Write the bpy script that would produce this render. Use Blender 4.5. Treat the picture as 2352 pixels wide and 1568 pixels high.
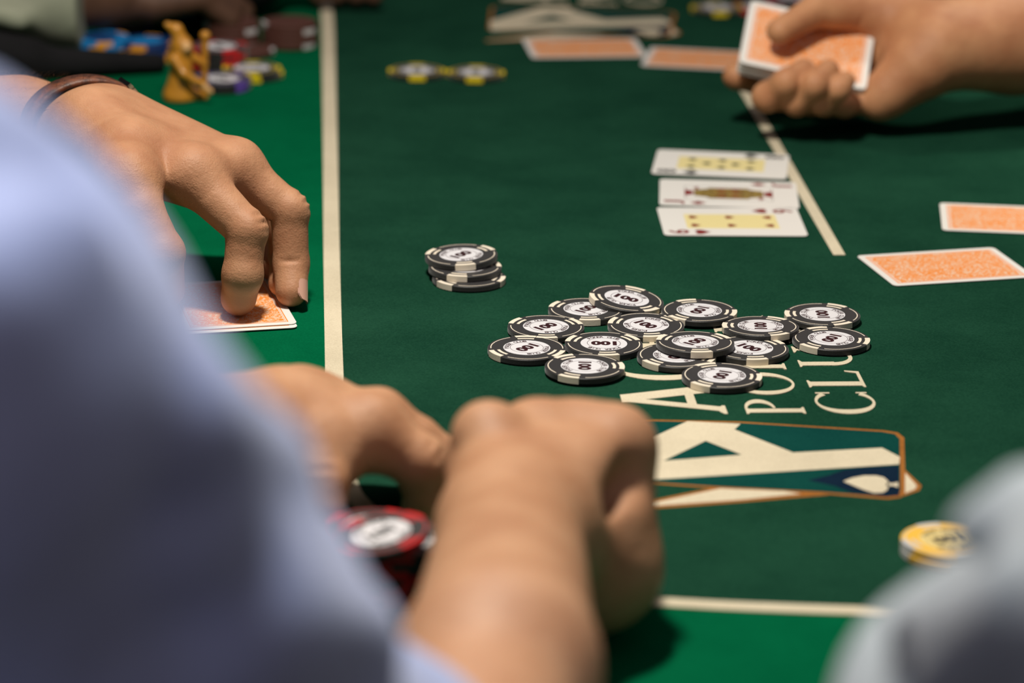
import bpy, math, random
import numpy as np
from mathutils import Vector, Matrix
random.seed(7); rng = np.random.default_rng(7)
for o in list(bpy.data.objects): bpy.data.objects.remove(o)
S = bpy.context.scene; C = S.collection
PI = math.pi; R = math.radians
T = 0.76                      # height of the felt above the floor
# ------------------------------------------------------------------ camera
F, PIT, ROLL, HC = 7268.6, R(18.032), R(-0.8707), 0.53354
cp, sp = math.cos(PIT), math.sin(PIT); cr, sr = math.cos(ROLL), math.sin(ROLL)
fw = Vector((0, cp, -sp)); rt0 = Vector((1, 0, 0)); up0 = Vector((0, sp, cp))
rt = rt0*cr - up0*sr; up = rt0*sr + up0*cr
cd = bpy.data.cameras.new('camera'); cam = bpy.data.objects.new('camera', cd); C.objects.link(cam)
M3 = Matrix((rt, up, -fw)).transposed(); cam.matrix_world = Matrix.Translation((0, 0, T+HC)) @ M3.to_4x4()
cd.sensor_width = 36; cd.lens = F/2352*36; cd.clip_start = .02; cd.clip_end = 50
cd.dof.use_dof = True; cd.dof.focus_distance = 1.728; cd.dof.aperture_fstop = 5.6
S.camera = cam
# ------------------------------------------------------------------ world, lamps, exposure
w = bpy.data.worlds.new('World'); S.world = w; w.use_nodes = True
w.node_tree.nodes['Background'].inputs[0].default_value = (1, .86, .93, 1)
w.node_tree.nodes['Background'].inputs[1].default_value = .19
S.view_settings.view_transform = 'Standard'; S.view_settings.look = 'None'
S.view_settings.exposure = 0.0; S.view_settings.gamma = 1; S.view_settings.use_curve_mapping = False
def area(name, loc, tgt, size, power, col):
    l = bpy.data.lights.new(name, 'AREA'); l.shape = 'DISK'; l.size = size; l.energy = power; l.color = col
    o = bpy.data.objects.new(name, l); C.objects.link(o); o.location = loc
    o.rotation_euler = (Vector(tgt)-Vector(loc)).to_track_quat('-Z', 'Y').to_euler(); return o
def spot(name, loc, tgt, size, power, col, cone, blend):
    l = bpy.data.lights.new(name, 'SPOT'); l.shadow_soft_size = size; l.energy = power; l.color = col; l.spot_size = R(cone); l.spot_blend = blend
    o = bpy.data.objects.new(name, l); C.objects.link(o); o.location = loc
    o.rotation_euler = (Vector(tgt)-Vector(loc)).to_track_quat('-Z', 'Y').to_euler(); return o
area('table_lamp_light', (-.10, 1.50, T+1.06), (-.08, 1.48, T), .12, 15.6, (1, .93, .83))
spot('dealer_hand_fill', (.62, 2.72, T+1.15), (.56, 2.08, T), .08, 46, (1, .90, .76), 34, .8)  # added spot from behind that keeps the dealer's hand bright
spot('sleeve_fill_light', (.04, .74, T+1.3), (0, .60, T+.1), .12, 39, (.90, .93, 1), 46, .5)  # added fill to brighten the blue and grey sleeves, no fixture there
# ------------------------------------------------------------------ pixel -> place helpers (table height = 0)
def ray(px, py):
    a, b = px-1176, 784-py
    a, b = a*cr+b*sr, -a*sr+b*cr
    return np.array([a/F, cp+b/F*sp, -sp+b/F*cp])
def G(px, py, z=0.0):         # the point on that line of sight at height z above the felt
    d = ray(px, py); t = (z-HC)/d[2]; return np.array([0, 0, HC])+d*t
def Q(px, py, y):             # the point on that line of sight at distance y
    d = ray(px, py); t = y/d[1]; return np.array([0, 0, HC])+d*t
# ------------------------------------------------------------------ materials
def mat(name, col, rough=.5, spec=.5, noise=None, bump=None, sss=0, metal=0, sheen=0, col2=None, coat=0):
    """col, col2 linear; noise=(scale, amount); bump=(scale, strength, distance)"""
    m = bpy.data.materials.new(name); m.use_nodes = True; nt = m.node_tree; N = nt.nodes; L = nt.links
    b = N['Principled BSDF']
    b.inputs['Base Color'].default_value = (*col, 1); b.inputs['Roughness'].default_value = rough
    b.inputs['Specular IOR Level'].default_value = spec; b.inputs['Metallic'].default_value = metal
    b.inputs['Sheen Weight'].default_value = sheen; b.inputs['Coat Weight'].default_value = coat
    if sss:
        b.inputs['Subsurface Weight'].default_value = sss; b.inputs['Subsurface Scale'].default_value = .006
        b.inputs['Subsurface Radius'].default_value = (1, .35, .2)
    tc = N.new('ShaderNodeTexCoord')
    if noise:
        n = N.new('ShaderNodeTexNoise'); n.inputs['Scale'].default_value = noise[0]; n.inputs['Detail'].default_value = 6
        L.new(tc.outputs['Object'], n.inputs['Vector'])
        mx = N.new('ShaderNodeMix'); mx.data_type = 'RGBA'
        c2 = col2 or tuple(c*(1-noise[1]) for c in col)
        mp = N.new('ShaderNodeMapRange'); mp.inputs[1].default_value = .32; mp.inputs[2].default_value = .68
        L.new(n.outputs['Fac'], mp.inputs[0]); L.new(mp.outputs[0], mx.inputs[0])
        mx.inputs[6].default_value = (*c2, 1); mx.inputs[7].default_value = (*col, 1)
        L.new(mx.outputs[2], b.inputs['Base Color'])
    if bump:
        n2 = N.new('ShaderNodeTexNoise'); n2.inputs['Scale'].default_value = bump[0]; n2.inputs['Detail'].default_value = 5
        L.new(tc.outputs['Object'], n2.inputs['Vector'])
        bp = N.new('ShaderNodeBump'); bp.inputs['Strength'].default_value = bump[1]; bp.inputs['Distance'].default_value = bump[2]
        L.new(n2.outputs['Fac'], bp.inputs['Height']); L.new(bp.outputs[0], b.inputs['Normal'])
    return m
def srgb(r, g, b): return tuple(((c/255+.055)/1.055)**2.4 if c > 10 else c/255/12.92 for c in (r, g, b))
def felt(name, col, col2):
    m = mat(name, col, 1, .0, None, None)
    nt = m.node_tree; N = nt.nodes; L = nt.links; b = N['Principled BSDF']; tc = N.new('ShaderNodeTexCoord')
    big = N.new('ShaderNodeTexNoise'); big.inputs['Scale'].default_value = 14; big.inputs['Detail'].default_value = 8; big.inputs['Roughness'].default_value = .65
    fine = N.new('ShaderNodeTexNoise'); fine.inputs['Scale'].default_value = 900; fine.inputs['Detail'].default_value = 4
    L.new(tc.outputs['Object'], big.inputs['Vector']); L.new(tc.outputs['Object'], fine.inputs['Vector'])
    ad = N.new('ShaderNodeMath'); ad.operation = 'MULTIPLY_ADD'; ad.inputs[1].default_value = .55
    L.new(big.outputs['Fac'], ad.inputs[0]); 
    m2 = N.new('ShaderNodeMath'); m2.operation = 'MULTIPLY'; m2.inputs[1].default_value = .45
    L.new(fine.outputs['Fac'], m2.inputs[0]); L.new(m2.outputs[0], ad.inputs[2])
    mp = N.new('ShaderNodeMapRange'); mp.inputs[1].default_value = .38; mp.inputs[2].default_value = .62
    L.new(ad.outputs[0], mp.inputs[0])
    mx = N.new('ShaderNodeMix'); mx.data_type = 'RGBA'; mx.inputs[6].default_value = (*col2, 1); mx.inputs[7].default_value = (*col, 1)
    L.new(mp.outputs[0], mx.inputs[0]); L.new(mx.outputs[2], b.inputs['Base Color'])
    bp = N.new('ShaderNodeBump'); bp.inputs['Strength'].default_value = .55; bp.inputs['Distance'].default_value = .0006
    L.new(fine.outputs['Fac'], bp.inputs['Height']); L.new(bp.outputs[0], b.inputs['Normal'])
    b.inputs['Sheen Weight'].default_value = .0; b.inputs['Sheen Roughness'].default_value = .5
    b.inputs['Sheen Tint'].default_value = (*[min(1, c*8) for c in col], 1)
    return m
m_dark = felt('dark_green_felt', (.0125, .059, .033), (.0065, .036, .0205))
m_bright = felt('bright_green_felt', (.0015, .112, .0435), (.0008, .082, .032))
m_teal = felt('teal_felt_print', (.006, .060, .048), (.004, .042, .036))
m_cream = felt('cream_felt_print', (.66, .59, .43), (.52, .46, .33))
m_orange = felt('copper_felt_print', (.36, .145, .035), (.24, .09, .02))
m_navy = felt('navy_felt_print', (.008, .020, .040), (.005, .013, .028))
m_rail = mat('black_leather', (.012, .011, .011), .45, .5, bump=(300, .3, .001))
m_wood = mat('dark_wood', (.05, .022, .012), .5, .4, noise=(12, .5))
m_carpet = mat('dark_carpet', (.02, .015, .015), .95, .1, noise=(60, .5))
m_wall = mat('dark_wall', (.035, .028, .025), .9, .2, noise=(3, .2))
def skin(name, col, col2, rough=.52):
    m = mat(name, col, rough, .30, noise=(38, .3), col2=col2, sss=.12)
    nt = m.node_tree; N = nt.nodes; L = nt.links; b = N['Principled BSDF']; tc = N.new('ShaderNodeTexCoord')
    v = N.new('ShaderNodeTexVoronoi'); v.inputs['Scale'].default_value = 620; v.feature = 'DISTANCE_TO_EDGE'
    n = N.new('ShaderNodeTexNoise'); n.inputs['Scale'].default_value = 190; n.inputs['Detail'].default_value = 7; n.inputs['Roughness'].default_value = .62
    L.new(tc.outputs['Object'], v.inputs['Vector']); L.new(tc.outputs['Object'], n.inputs['Vector'])
    b1 = N.new('ShaderNodeBump'); b1.inputs['Strength'].default_value = .35; b1.inputs['Distance'].default_value = .0005
    b2 = N.new('ShaderNodeBump'); b2.inputs['Strength'].default_value = .55; b2.inputs['Distance'].default_value = .0011
    L.new(v.outputs['Distance'], b1.inputs['Height']); L.new(n.outputs['Fac'], b2.inputs['Height'])
    L.new(b1.outputs[0], b2.inputs['Normal']); L.new(b2.outputs[0], b.inputs['Normal'])
    return m
m_skin1 = skin('tanned_skin', (.50, .262, .142), (.38, .175, .09))
m_skin2 = skin('fair_skin', (.53, .29, .160), (.42, .205, .105))
m_skin3 = skin('warm_skin', (.56, .28, .135), (.43, .185, .085))
m_bsk = mat('shaded_brown_skin', (.11, .055, .032), .6, .3, noise=(60, .3))  # brown skin, darkened in its colour for the shade on the far hands
m_nail = mat('fingernail', (.62, .36, .27), .3, .5)
m_blue = mat('periwinkle_cotton', (.40, .455, .68), .85, .2, noise=(60, .12), bump=(900, .3, .0005), sheen=.25)
m_grey = mat('grey_knit', (.38, .41, .405), .9, .15, noise=(60, .1), bump=(700, .4, .0008), sheen=.2)
m_sage = mat('sage_linen', (.32, .34, .25), .9, .15, noise=(40, .2))
m_olive = mat('olive_brown_cloth', (.055, .04, .014), .9, .15, noise=(40, .2))
m_black = mat('black_cloth', (.008, .008, .009), .9, .2, noise=(40, .3))
m_strap = mat('worn_brown_leather', (.19, .065, .03), .5, .4, noise=(160, .6), bump=(300, .6, .0008), col2=(.045, .02, .014))
m_strapedge = mat('grey_strap_edge', (.16, .15, .13), .7, .3, noise=(260, .7))
m_steel = mat('polished_steel', (.75, .76, .78), .15, .5, metal=1)
m_hair = mat('dark_hair', (.02, .012, .008), .5, .4)
m_gold = mat('gold_plastic', (.62, .27, .025), .38, .5, noise=(60, .25), coat=.2)
m_goldskin = mat('pale_gold_paint', (.72, .42, .17), .5, .4)
m_card = mat('white_card', (.80, .79, .74), .35, .45)
m_cardedge = mat('card_edge_paper', (.62, .60, .55), .7, .2)
m_yel = mat('pale_yellow_print', (.80, .70, .33), .4, .4)
m_red = mat('dark_red_print', (.22, .018, .015), .4, .4)
m_blk = mat('black_print', (.012, .014, .014), .4, .4)
m_gilt = mat('gilt_print', (.40, .30, .07), .4, .4, noise=(500, .6), col2=(.10, .05, .015))
m_prtred = mat('red_black_print', (.035, .008, .010), .45, .4)
def back_mat():
    m = mat('orange_filigree_print', (.85, .30, .06), .38, .45)
    nt = m.node_tree; N = nt.nodes; L = nt.links; b = N['Principled BSDF']; tc = N.new('ShaderNodeTexCoord')
    n = N.new('ShaderNodeTexNoise'); n.inputs['Scale'].default_value = 230; n.inputs['Detail'].default_value = 1; n.inputs['Distortion'].default_value = 2.2
    L.new(tc.outputs['Object'], n.inputs['Vector'])
    a = N.new('ShaderNodeMath'); a.operation = 'SUBTRACT'; a.inputs[1].default_value = .5; L.new(n.outputs['Fac'], a.inputs[0])
    c = N.new('ShaderNodeMath'); c.operation = 'ABSOLUTE'; L.new(a.outputs[0], c.inputs[0])
    r = N.new('ShaderNodeMapRange'); r.inputs[1].default_value = .022; r.inputs[2].default_value = .050; L.new(c.outputs[0], r.inputs[0])
    v = N.new('ShaderNodeTexVoronoi'); v.inputs['Scale'].default_value = 330; L.new(tc.outputs['Object'], v.inputs['Vector'])
    r2 = N.new('ShaderNodeMapRange'); r2.inputs[1].default_value = .22; r2.inputs[2].default_value = .34; L.new(v.outputs['Distance'], r2.inputs[0])
    mu = N.new('ShaderNodeMath'); mu.operation = 'MULTIPLY'; L.new(r.outputs[0], mu.inputs[0]); L.new(r2.outputs[0], mu.inputs[1])
    mx = N.new('ShaderNodeMix'); mx.data_type = 'RGBA'; mx.inputs[6].default_value = (.80, .62, .46, 1); mx.inputs[7].default_value = (.86, .27, .04, 1)
    L.new(mu.outputs[0], mx.inputs[0]); L.new(mx.outputs[2], b.inputs['Base Color']); return m
m_back = back_mat()
m_frame = mat('orange_print', (.86, .27, .04), .38, .45)
# ------------------------------------------------------------------ object helpers
def link(name, V, Fc, m, parent=None, loc=(0, 0, 0), smooth=True):
    me = bpy.data.meshes.new(name); me.from_pydata([tuple(map(float, v)) for v in V], [], [tuple(map(int, f)) for f in Fc]); me.update()
    return link_me(name, me, m, parent, loc, smooth)
def link_me(name, me, m, parent=None, loc=(0, 0, 0), smooth=True):
    if m: me.materials.append(m)
    if smooth: me.shade_smooth()
    o = bpy.data.objects.new(name, me); C.objects.link(o); o.location = loc
    if parent: o.parent = parent
    return o
def thing(name, label, cat, loc=(0, 0, 0), rot=(0, 0, 0), group=None):
    o = bpy.data.objects.new(name, None); C.objects.link(o); o.empty_display_size = .02
    o.location = (loc[0], loc[1], loc[2]+T); o.rotation_euler = rot; o['label'] = label; o['category'] = cat
    if group: o['group'] = group
    return o
def dup(root, loc, rot, label, group):
    r = root.copy(); C.objects.link(r); r.location = (loc[0], loc[1], loc[2]+T); r.rotation_euler = rot; r['label'] = label
    if group: r['group'] = group
    for ch in list(root.children):
        c = ch.copy(); C.objects.link(c); c.parent = r
        for g in ch.children:
            d = g.copy(); C.objects.link(d); d.parent = c
    return r
class MB:
    def __init__(s): s.V = []; s.F = []
    def add(s, V, Fc):
        k = len(s.V); s.V += [tuple(v) for v in V]; s.F += [tuple(i+k for i in f) for f in Fc]; return s
    def box(s, a, b):
        x0, y0, z0 = a; x1, y1, z1 = b
        return s.add([(x0,y0,z0),(x1,y0,z0),(x1,y1,z0),(x0,y1,z0),(x0,y0,z1),(x1,y0,z1),(x1,y1,z1),(x0,y1,z1)],
                     [(0,3,2,1),(4,5,6,7),(0,1,5,4),(1,2,6,5),(2,3,7,6),(3,0,4,7)])
    def prism(s, P, z0, z1):   # P counter-clockwise outline
        n = len(P); ar = sum(P[i][0]*P[(i+1) % n][1]-P[(i+1) % n][0]*P[i][1] for i in range(n))
        if ar < 0: P = P[::-1]
        return s.add([(p[0], p[1], z0) for p in P]+[(p[0], p[1], z1) for p in P],
                     [tuple(range(n))[::-1], tuple(range(n, 2*n))]+[(i, (i+1) % n, n+(i+1) % n, n+i) for i in range(n)])
    def strip(s, A, B, z0, z1):  # band between two polylines
        m_ = len(A)//2; e1 = (B[m_][0]-A[m_][0], B[m_][1]-A[m_][1]); e0 = (A[m_][0]-A[m_-1][0], A[m_][1]-A[m_-1][1])
        if e0[0]*e1[1]-e0[1]*e1[0] < 0: A, B = B, A
        n = len(A); V = [(*a[:2], z1) for a in A]+[(*b[:2], z1) for b in B]+[(*a[:2], z0) for a in A]+[(*b[:2], z0) for b in B]
        Fc = []
        for i in range(n-1):
            Fc += [(i, i+1, n+i+1, n+i), (2*n+i, 3*n+i, 3*n+i+1, 2*n+i+1), (i, 2*n+i, 2*n+i+1, i+1), (n+i, n+i+1, 3*n+i+1, 3*n+i)]
        Fc += [(0, n, 3*n, 2*n), (n-1, 3*n-1, 4*n-1, 2*n-1)]
        return s.add(V, Fc)
    def build(s, name, m, parent=None, loc=(0, 0, 0), smooth=False): return link(name, s.V, s.F, m, parent, loc, smooth)
def arcpts(r, a0, a1, n): return [(r*math.cos(R(a0+(a1-a0)*i/n)), r*math.sin(R(a0+(a1-a0)*i/n))) for i in range(n+1)]
_fc = {}
def text_mesh(body, size=1, offset=0):
    k = (body, size, offset)
    if k in _fc: return _fc[k]
    c = bpy.data.curves.new('t', 'FONT'); c.body = body; c.size = size; c.offset = offset; c.resolution_u = 3
    c.align_x = 'CENTER'; c.align_y = 'CENTER'
    o = bpy.data.objects.new('t', c); C.objects.link(o); bpy.context.view_layer.update()
    me = o.evaluated_get(bpy.context.evaluated_depsgraph_get()).to_mesh()
    V = [tuple(v.co) for v in me.vertices]; Fc = [tuple(p.vertices) for p in me.polygons]
    if V:
        xs = [v[0] for v in V]; ys = [v[1] for v in V]; cx = (min(xs)+max(xs))/2; cy = (min(ys)+max(ys))/2
        V = [(v[0]-cx, v[1]-cy, 0) for v in V]; W = (max(xs)-min(xs), max(ys)-min(ys))
    else: W = (size*.3, 0)
    bpy.data.objects.remove(o); bpy.data.curves.remove(c); _fc[k] = (V, Fc, W); return _fc[k]
def put_text(mb, body, h, w, cx, cy, ang, z, offset=0):
    V, Fc, W = text_mesh(body, 1, offset); sx = w/W[0]; sy = h/W[1]; ca, sa = math.cos(ang), math.sin(ang)
    mb.add([(cx+v[0]*sx*ca-v[1]*sy*sa, cy+v[0]*sx*sa+v[1]*sy*ca, z) for v in V], Fc)
# ------------------------------------------------------------------ signed-distance modelling of bodies, hands and clothes
def smin(a, b, k):
    if k <= 0: return np.minimum(a, b)
    h = np.maximum(k-np.abs(a-b), 0)/k; return np.minimum(a, b)-h*h*k*.25
class Field:
    def __init__(s, lo, hi, vox):
        s.lo = np.array(lo, float); s.vox = vox; s.n = np.ceil((np.array(hi)-s.lo)/vox).astype(int)+1
        s.ax = [s.lo[i]+np.arange(s.n[i])*vox for i in range(3)]; s.A = s.new()
    def new(s): return np.full(tuple(s.n), .05, np.float32)
    def sub(s, lo, hi):
        i0 = np.clip(np.floor((lo-s.lo)/s.vox).astype(int), 0, s.n-1); i1 = np.clip(np.ceil((hi-s.lo)/s.vox).astype(int)+1, 1, s.n)
        sl = tuple(slice(a, b) for a, b in zip(i0, i1))
        X, Y, Z = np.meshgrid(*[s.ax[i][sl[i]].astype(np.float32) for i in range(3)], indexing='ij', sparse=True)
        return sl, X, Y, Z
    def cone(s, A, a, b, r1, r2, k, cut=False):
        a = np.array(a, float); b = np.array(b, float); m = max(r1, r2)+k+.012
        sl, X, Y, Z = s.sub(np.minimum(a, b)-m, np.maximum(a, b)+m)
        ba = b-a; L2 = max(float(ba@ba), 1e-12)
        t = np.clip(((X-a[0])*ba[0]+(Y-a[1])*ba[1]+(Z-a[2])*ba[2])/L2, 0, 1)
        d = np.sqrt((X-a[0]-t*ba[0])**2+(Y-a[1]-t*ba[1])**2+(Z-a[2]-t*ba[2])**2)-(r1+(r2-r1)*t)
        A[sl] = -smin(-A[sl], d, k) if cut else smin(A[sl], d, k)
    def ell(s, A, c, r, k, ax=None, cut=False):
        c = np.array(c, float); r = np.array(r, float); M = np.eye(3) if ax is None else np.array(ax)
        m = max(r)+k+.012; sl, X, Y, Z = s.sub(c-m, c+m)
        p = [M[i][0]*(X-c[0])+M[i][1]*(Y-c[1])+M[i][2]*(Z-c[2]) for i in range(3)]
        k0 = np.sqrt(sum((p[i]/r[i])**2 for i in range(3))); k1 = np.sqrt(sum((p[i]/r[i]**2)**2 for i in range(3)))+1e-6
        d = k0*(k0-1)/k1
        A[sl] = -smin(-A[sl], d, k) if cut else smin(A[sl], d, k)
    def plane_cut(s, A, p, n):      # remove what lies on the side n points to
        n = np.array(n, float); n /= np.linalg.norm(n)
        X, Y, Z = np.meshgrid(*s.ax, indexing='ij', sparse=True)
        np.maximum(A, ((X-p[0])*n[0]+(Y-p[1])*n[1]+(Z-p[2])*n[2]).astype(np.float32), out=A)
    def mesh(s, A):
        A = A.copy(); A[0] = A[-1] = .02; A[:, 0] = A[:, -1] = .02; A[:, :, 0] = A[:, :, -1] = .02
        n = np.array(A.shape); ins = A < 0
        cn = n-1; cnt = np.zeros(cn, np.int8)
        for i in (0, 1):
            for j in (0, 1):
                for k in (0, 1): cnt += ins[i:i+cn[0], j:j+cn[1], k:k+cn[2]]
        act = (cnt > 0) & (cnt < 8); I = np.argwhere(act); idx = np.full(cn, -1, np.int64); idx[act] = np.arange(len(I))
        acc = np.zeros((len(I), 3)); num = np.zeros(len(I))
        co = [(i, j, k) for i in (0, 1) for j in (0, 1) for k in (0, 1)]
        for a in co:
            for d in range(3):
                if a[d]: continue
                b = list(a); b[d] = 1
                va = A[I[:, 0]+a[0], I[:, 1]+a[1], I[:, 2]+a[2]]; vb = A[I[:, 0]+b[0], I[:, 1]+b[1], I[:, 2]+b[2]]
                x = (va < 0) != (vb < 0); t = np.where(x, va/np.where(va == vb, 1, va-vb), 0)
                P = np.array(a, float)[None].repeat(len(I), 0); P[:, d] += t
                acc += P*x[:, None]; num += x
        V = (acc/num[:, None]+I)*s.vox+s.lo
        Q4 = []
        for d in range(3):
            e = [1, 2] if d == 0 else ([2, 0] if d == 1 else [0, 1])
            sa = [slice(None)]*3; sb = [slice(None)]*3; sa[d] = slice(0, -1); sb[d] = slice(1, None)
            a_ = ins[tuple(sa)]; b_ = ins[tuple(sb)]; x = np.argwhere(a_ != b_)
            x = x[(x[:, e[0]] > 0) & (x[:, e[1]] > 0) & (x[:, e[0]] < cn[e[0]]) & (x[:, e[1]] < cn[e[1]])]
            fl = a_[x[:, 0], x[:, 1], x[:, 2]]
            def at(o0, o1):
                y = x.copy(); y[:, e[0]] -= o0; y[:, e[1]] -= o1; return idx[y[:, 0], y[:, 1], y[:, 2]]
            q = np.stack([at(1, 1), at(0, 1), at(0, 0), at(1, 0)], 1); q[~fl] = q[~fl][:, ::-1]; Q4.append(q)
        return V, np.concatenate(Q4)
def link_np(name, V, Q4, m, parent, origin):
    me = bpy.data.meshes.new(name); V = V-np.array(origin)[None]
    me.vertices.add(len(V)); me.vertices.foreach_set('co', V.astype(np.float32).ravel())
    me.loops.add(len(Q4)*4); me.loops.foreach_set('vertex_index', Q4.astype(np.int32).ravel())
    me.polygons.add(len(Q4)); me.polygons.foreach_set('loop_start', np.arange(0, len(Q4)*4, 4, dtype=np.int32))
    me.update(calc_edges=True); me.validate()
    return link_me(name, me, m, parent)
def nrm(v): v = np.array(v, float); return v/np.linalg.norm(v)
def nail(parent, origin, tip, dirv, dorsal, r):
    """a curved plate on the back of the fingertip"""
    d = nrm(dirv); u = nrm(np.array(dorsal)-np.dot(dorsal, d)*d); s = np.cross(d, u); V = []; Fc = []; n = 8
    for i in range(n+1):
        for j in range(n+1):
            a = (i/n-.5)*1.5; l = (j/n-.5)*1.5*r; e = 1-.35*max(0, abs(j/n-.5)*2-.6)/.4
            V.append(np.array(tip)+s*math.sin(a*e)*r*1.03+u*math.cos(a*e)*r*1.03+d*(l+r*.1)-np.array(origin))
    k = len(V); V += [v-u*.0006 for v in V]
    for i in range(n):
        for j in range(n):
            a = i*(n+1)+j; Fc += [(a, a+n+1, a+n+2, a+1), (k+a, k+a+1, k+a+n+2, k+a+n+1)]
    return link('fingernail', V, Fc, m_nail, parent)
def hand(name, parent, origin, palm, fingers, m, vox, pad=.03, kf=.0015, kp=.009, extra=None, cuts=(), cutplane=None, nails=True):
    """palm: list of (a,b,r1,r2,k); fingers: list of (points, radii); cuts: creases"""
    pts = [p for c in palm for p in c[:2]]+[p for f in fingers for p in f[0]]
    lo = np.min(pts, 0)-pad-.012; hi = np.max(pts, 0)+pad+.012
    fd = Field(lo, hi, vox); A = fd.A
    for a, b, r1, r2, k in palm: fd.cone(A, a, b, r1, r2, k)
    if extra: extra(fd, A)
    FA = fd.new()
    for P, rr in fingers:
        f = fd.new()
        for i in range(len(P)-1): fd.cone(f, P[i], P[i+1], rr[i], rr[i+1], .003)
        for i in range(1, len(P)-1):      # knuckle swelling on the back, flexion creases in front
            pa, pb, pc = np.array(P[i-1]), np.array(P[i]), np.array(P[i+1]); bi = nrm(nrm(pb-pa)-nrm(pc-pb)+1e-6)
            if np.dot(nrm(pb-pa), nrm(pc-pb)) > .985: continue
            ax = nrm(np.cross(pb-pa, pc-pb))
            big = np.dot(nrm(pb-pa), nrm(pc-pb)) < .85
            if big: fd.ell(f, pb+bi*rr[i]*.16, [rr[i]*.88]*3, .005)
            c0 = pb-bi*rr[i]*1.02; fd.cone(f, c0-ax*rr[i]*.9, c0+ax*rr[i]*.9, .0007, .0007, .0018, cut=True)
            t = nrm(pc-pa)
            for q in ((-.38, .0, .36) if big and i == 1 else ()):           # wrinkles over the knuckle
                c1 = pb+bi*rr[i]*1.07+t*rr[i]*q*1.3
                fd.cone(f, c1-ax*rr[i]*.5, c1+ax*rr[i]*.5, .0006, .0006, .0032, cut=True)
        FA = smin(FA, f, kf)
    A = smin(A, FA, kp)
    for a, b, r, k in cuts: fd.cone(A, a, b, r, r, k, cut=True)
    if cutplane: fd.plane_cut(A, *cutplane)
    V, q = fd.mesh(A); o = link_np(name, V, q, m, parent, origin)
    if nails:
        for P, rr in fingers[1:4]:
            pa, pb, pc = np.array(P[-3]), np.array(P[-2]), np.array(P[-1]); p0, p1_, p2_ = np.array(P[0]), np.array(P[1]), np.array(P[2]); bi = nrm(nrm(p1_-p0)-nrm(p2_-p1_)+1e-6)
            nail(parent, origin, pc, pc-pb, bi, rr[-1])
    return o
# ================================================================== ROOM
def struct(name, a, b, m):
    mb = MB(); mb.box(a, b); o = mb.build(name, m); o['kind'] = 'structure'; return o
struct('floor', (-3, -2, -.05), (5, 6, 0), m_carpet)
struct('wall_back', (-3, 6, 0), (5, 6.1, 3), m_wall)
struct('wall_left', (-3.1, -2, 0), (-3, 6, 3), m_wall)
struct('wall_right', (5, -2, 0), (5.1, 6, 3), m_wall)
# ================================================================== TABLE
table = thing('poker_table', 'long poker table with dark green felt, bright green border and cream lines', 'table', (.75, 2.2, -T))
tl = np.array([.75, 2.2, -T])
def TB(mb, name, m, smooth=False): return link(name, [np.array(v)-tl for v in mb.V], mb.F, m, table, smooth=smooth)
def rrect(x0, x1, y0, y1, r, n=14):
    P = []
    for cx, cy, a in ((x1-r, y1-r, 0), (x0+r, y1-r, 90), (x0+r, y0+r, 180), (x1-r, y0+r, 270)):
        P += [(cx+r*math.cos(R(a+90*i/n)), cy+r*math.sin(R(a+90*i/n))) for i in range(n+1)]
    return P
TX = (-.50, 2.1, 1.02, 3.35); mb = MB(); mb.prism(rrect(*TX, .42), -.03, -.0008); TB(mb, 'felt_border', m_bright)
# rail: padded tube round the edge
P = rrect(TX[0]-.05, TX[1]+.05, TX[2]-.05, TX[3]+.05, .47); n = len(P); V = []; Fc = []
for i, p in enumerate(P):
    a, b = np.array(P[i-1]), np.array(P[(i+1) % n]); t = nrm(b-a); nn = np.array([t[1], -t[0]])
    for j in range(12):
        th = 2*PI*j/12; V.append((p[0]+nn[0]*.055*math.cos(th)-tl[0], p[1]+nn[1]*.055*math.cos(th)-tl[1], -.008+.028*math.sin(th)-tl[2]))
for i in range(n):
    for j in range(12): Fc.append((i*12+j, i*12+(j+1) % 12, ((i+1) % n)*12+(j+1) % 12, ((i+1) % n)*12+j))
link('rail', V, Fc, m_rail, table)
mb = MB(); mb.prism(rrect(TX[0]-.02, TX[1]+.02, TX[2]-.02, TX[3]+.02, .42), -.09, -.031); TB(mb, 'table_frame', m_wood)
for x in (.15, 1.45):
    mb = MB(); mb.prism(rrect(x-.15, x+.15, 1.85, 2.55, .1), -T+.06, -.091); TB(mb, 'pedestal', m_wood)
    mb = MB(); mb.prism(rrect(x-.25, x+.25, 1.6, 2.8, .12), -T, -T+.06); TB(mb, 'pedestal_foot', m_wood)
# betting line: spline through points of the photograph's line on the table plane
def catmull(P, n=10):
    P = [np.array(p, float) for p in P]; P = [2*P[0]-P[1]]+P+[2*P[-1]-P[-2]]; o = []
    for i in range(1, len(P)-2):
        for k in range(n):
            t = k/n; a, b, c, d = P[i-1:i+3]
            o.append(.5*((2*b)+(-a+c)*t+(2*a-5*b+4*c-d)*t*t+(-a+3*b-3*c+d)*t**3))
    return o+[P[-2]]
g = lambda x, y: G(x, y)[:2]
LN = [(.9, 3.05), (.25, 3.05), (-.02, 3.0), (-.155, 2.86), (-.166, 2.68), g(753, 60), g(758, 300), g(762, 600), g(768.5, 880), g(773, 985), g(800, 1108), g(826, 1150), g(868, 1184), g(950, 1232), g(1100, 1300), g(1260, 1346), g(1430, 1372), g(1600, 1385), g(1800, 1394), g(2010, 1401), (.20, 1.2685), (.26, 1.267), (.36, 1.265), (.5, 1.263), (.8, 1.262), (1.2, 1.265), (1.6, 1.28), (1.85, 1.6), (1.9, 2.2), (1.8, 2.85), (1.5, 3.05), (.9, 3.05)]
ln = catmull(LN); Lp = []; Rp = []
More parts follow.
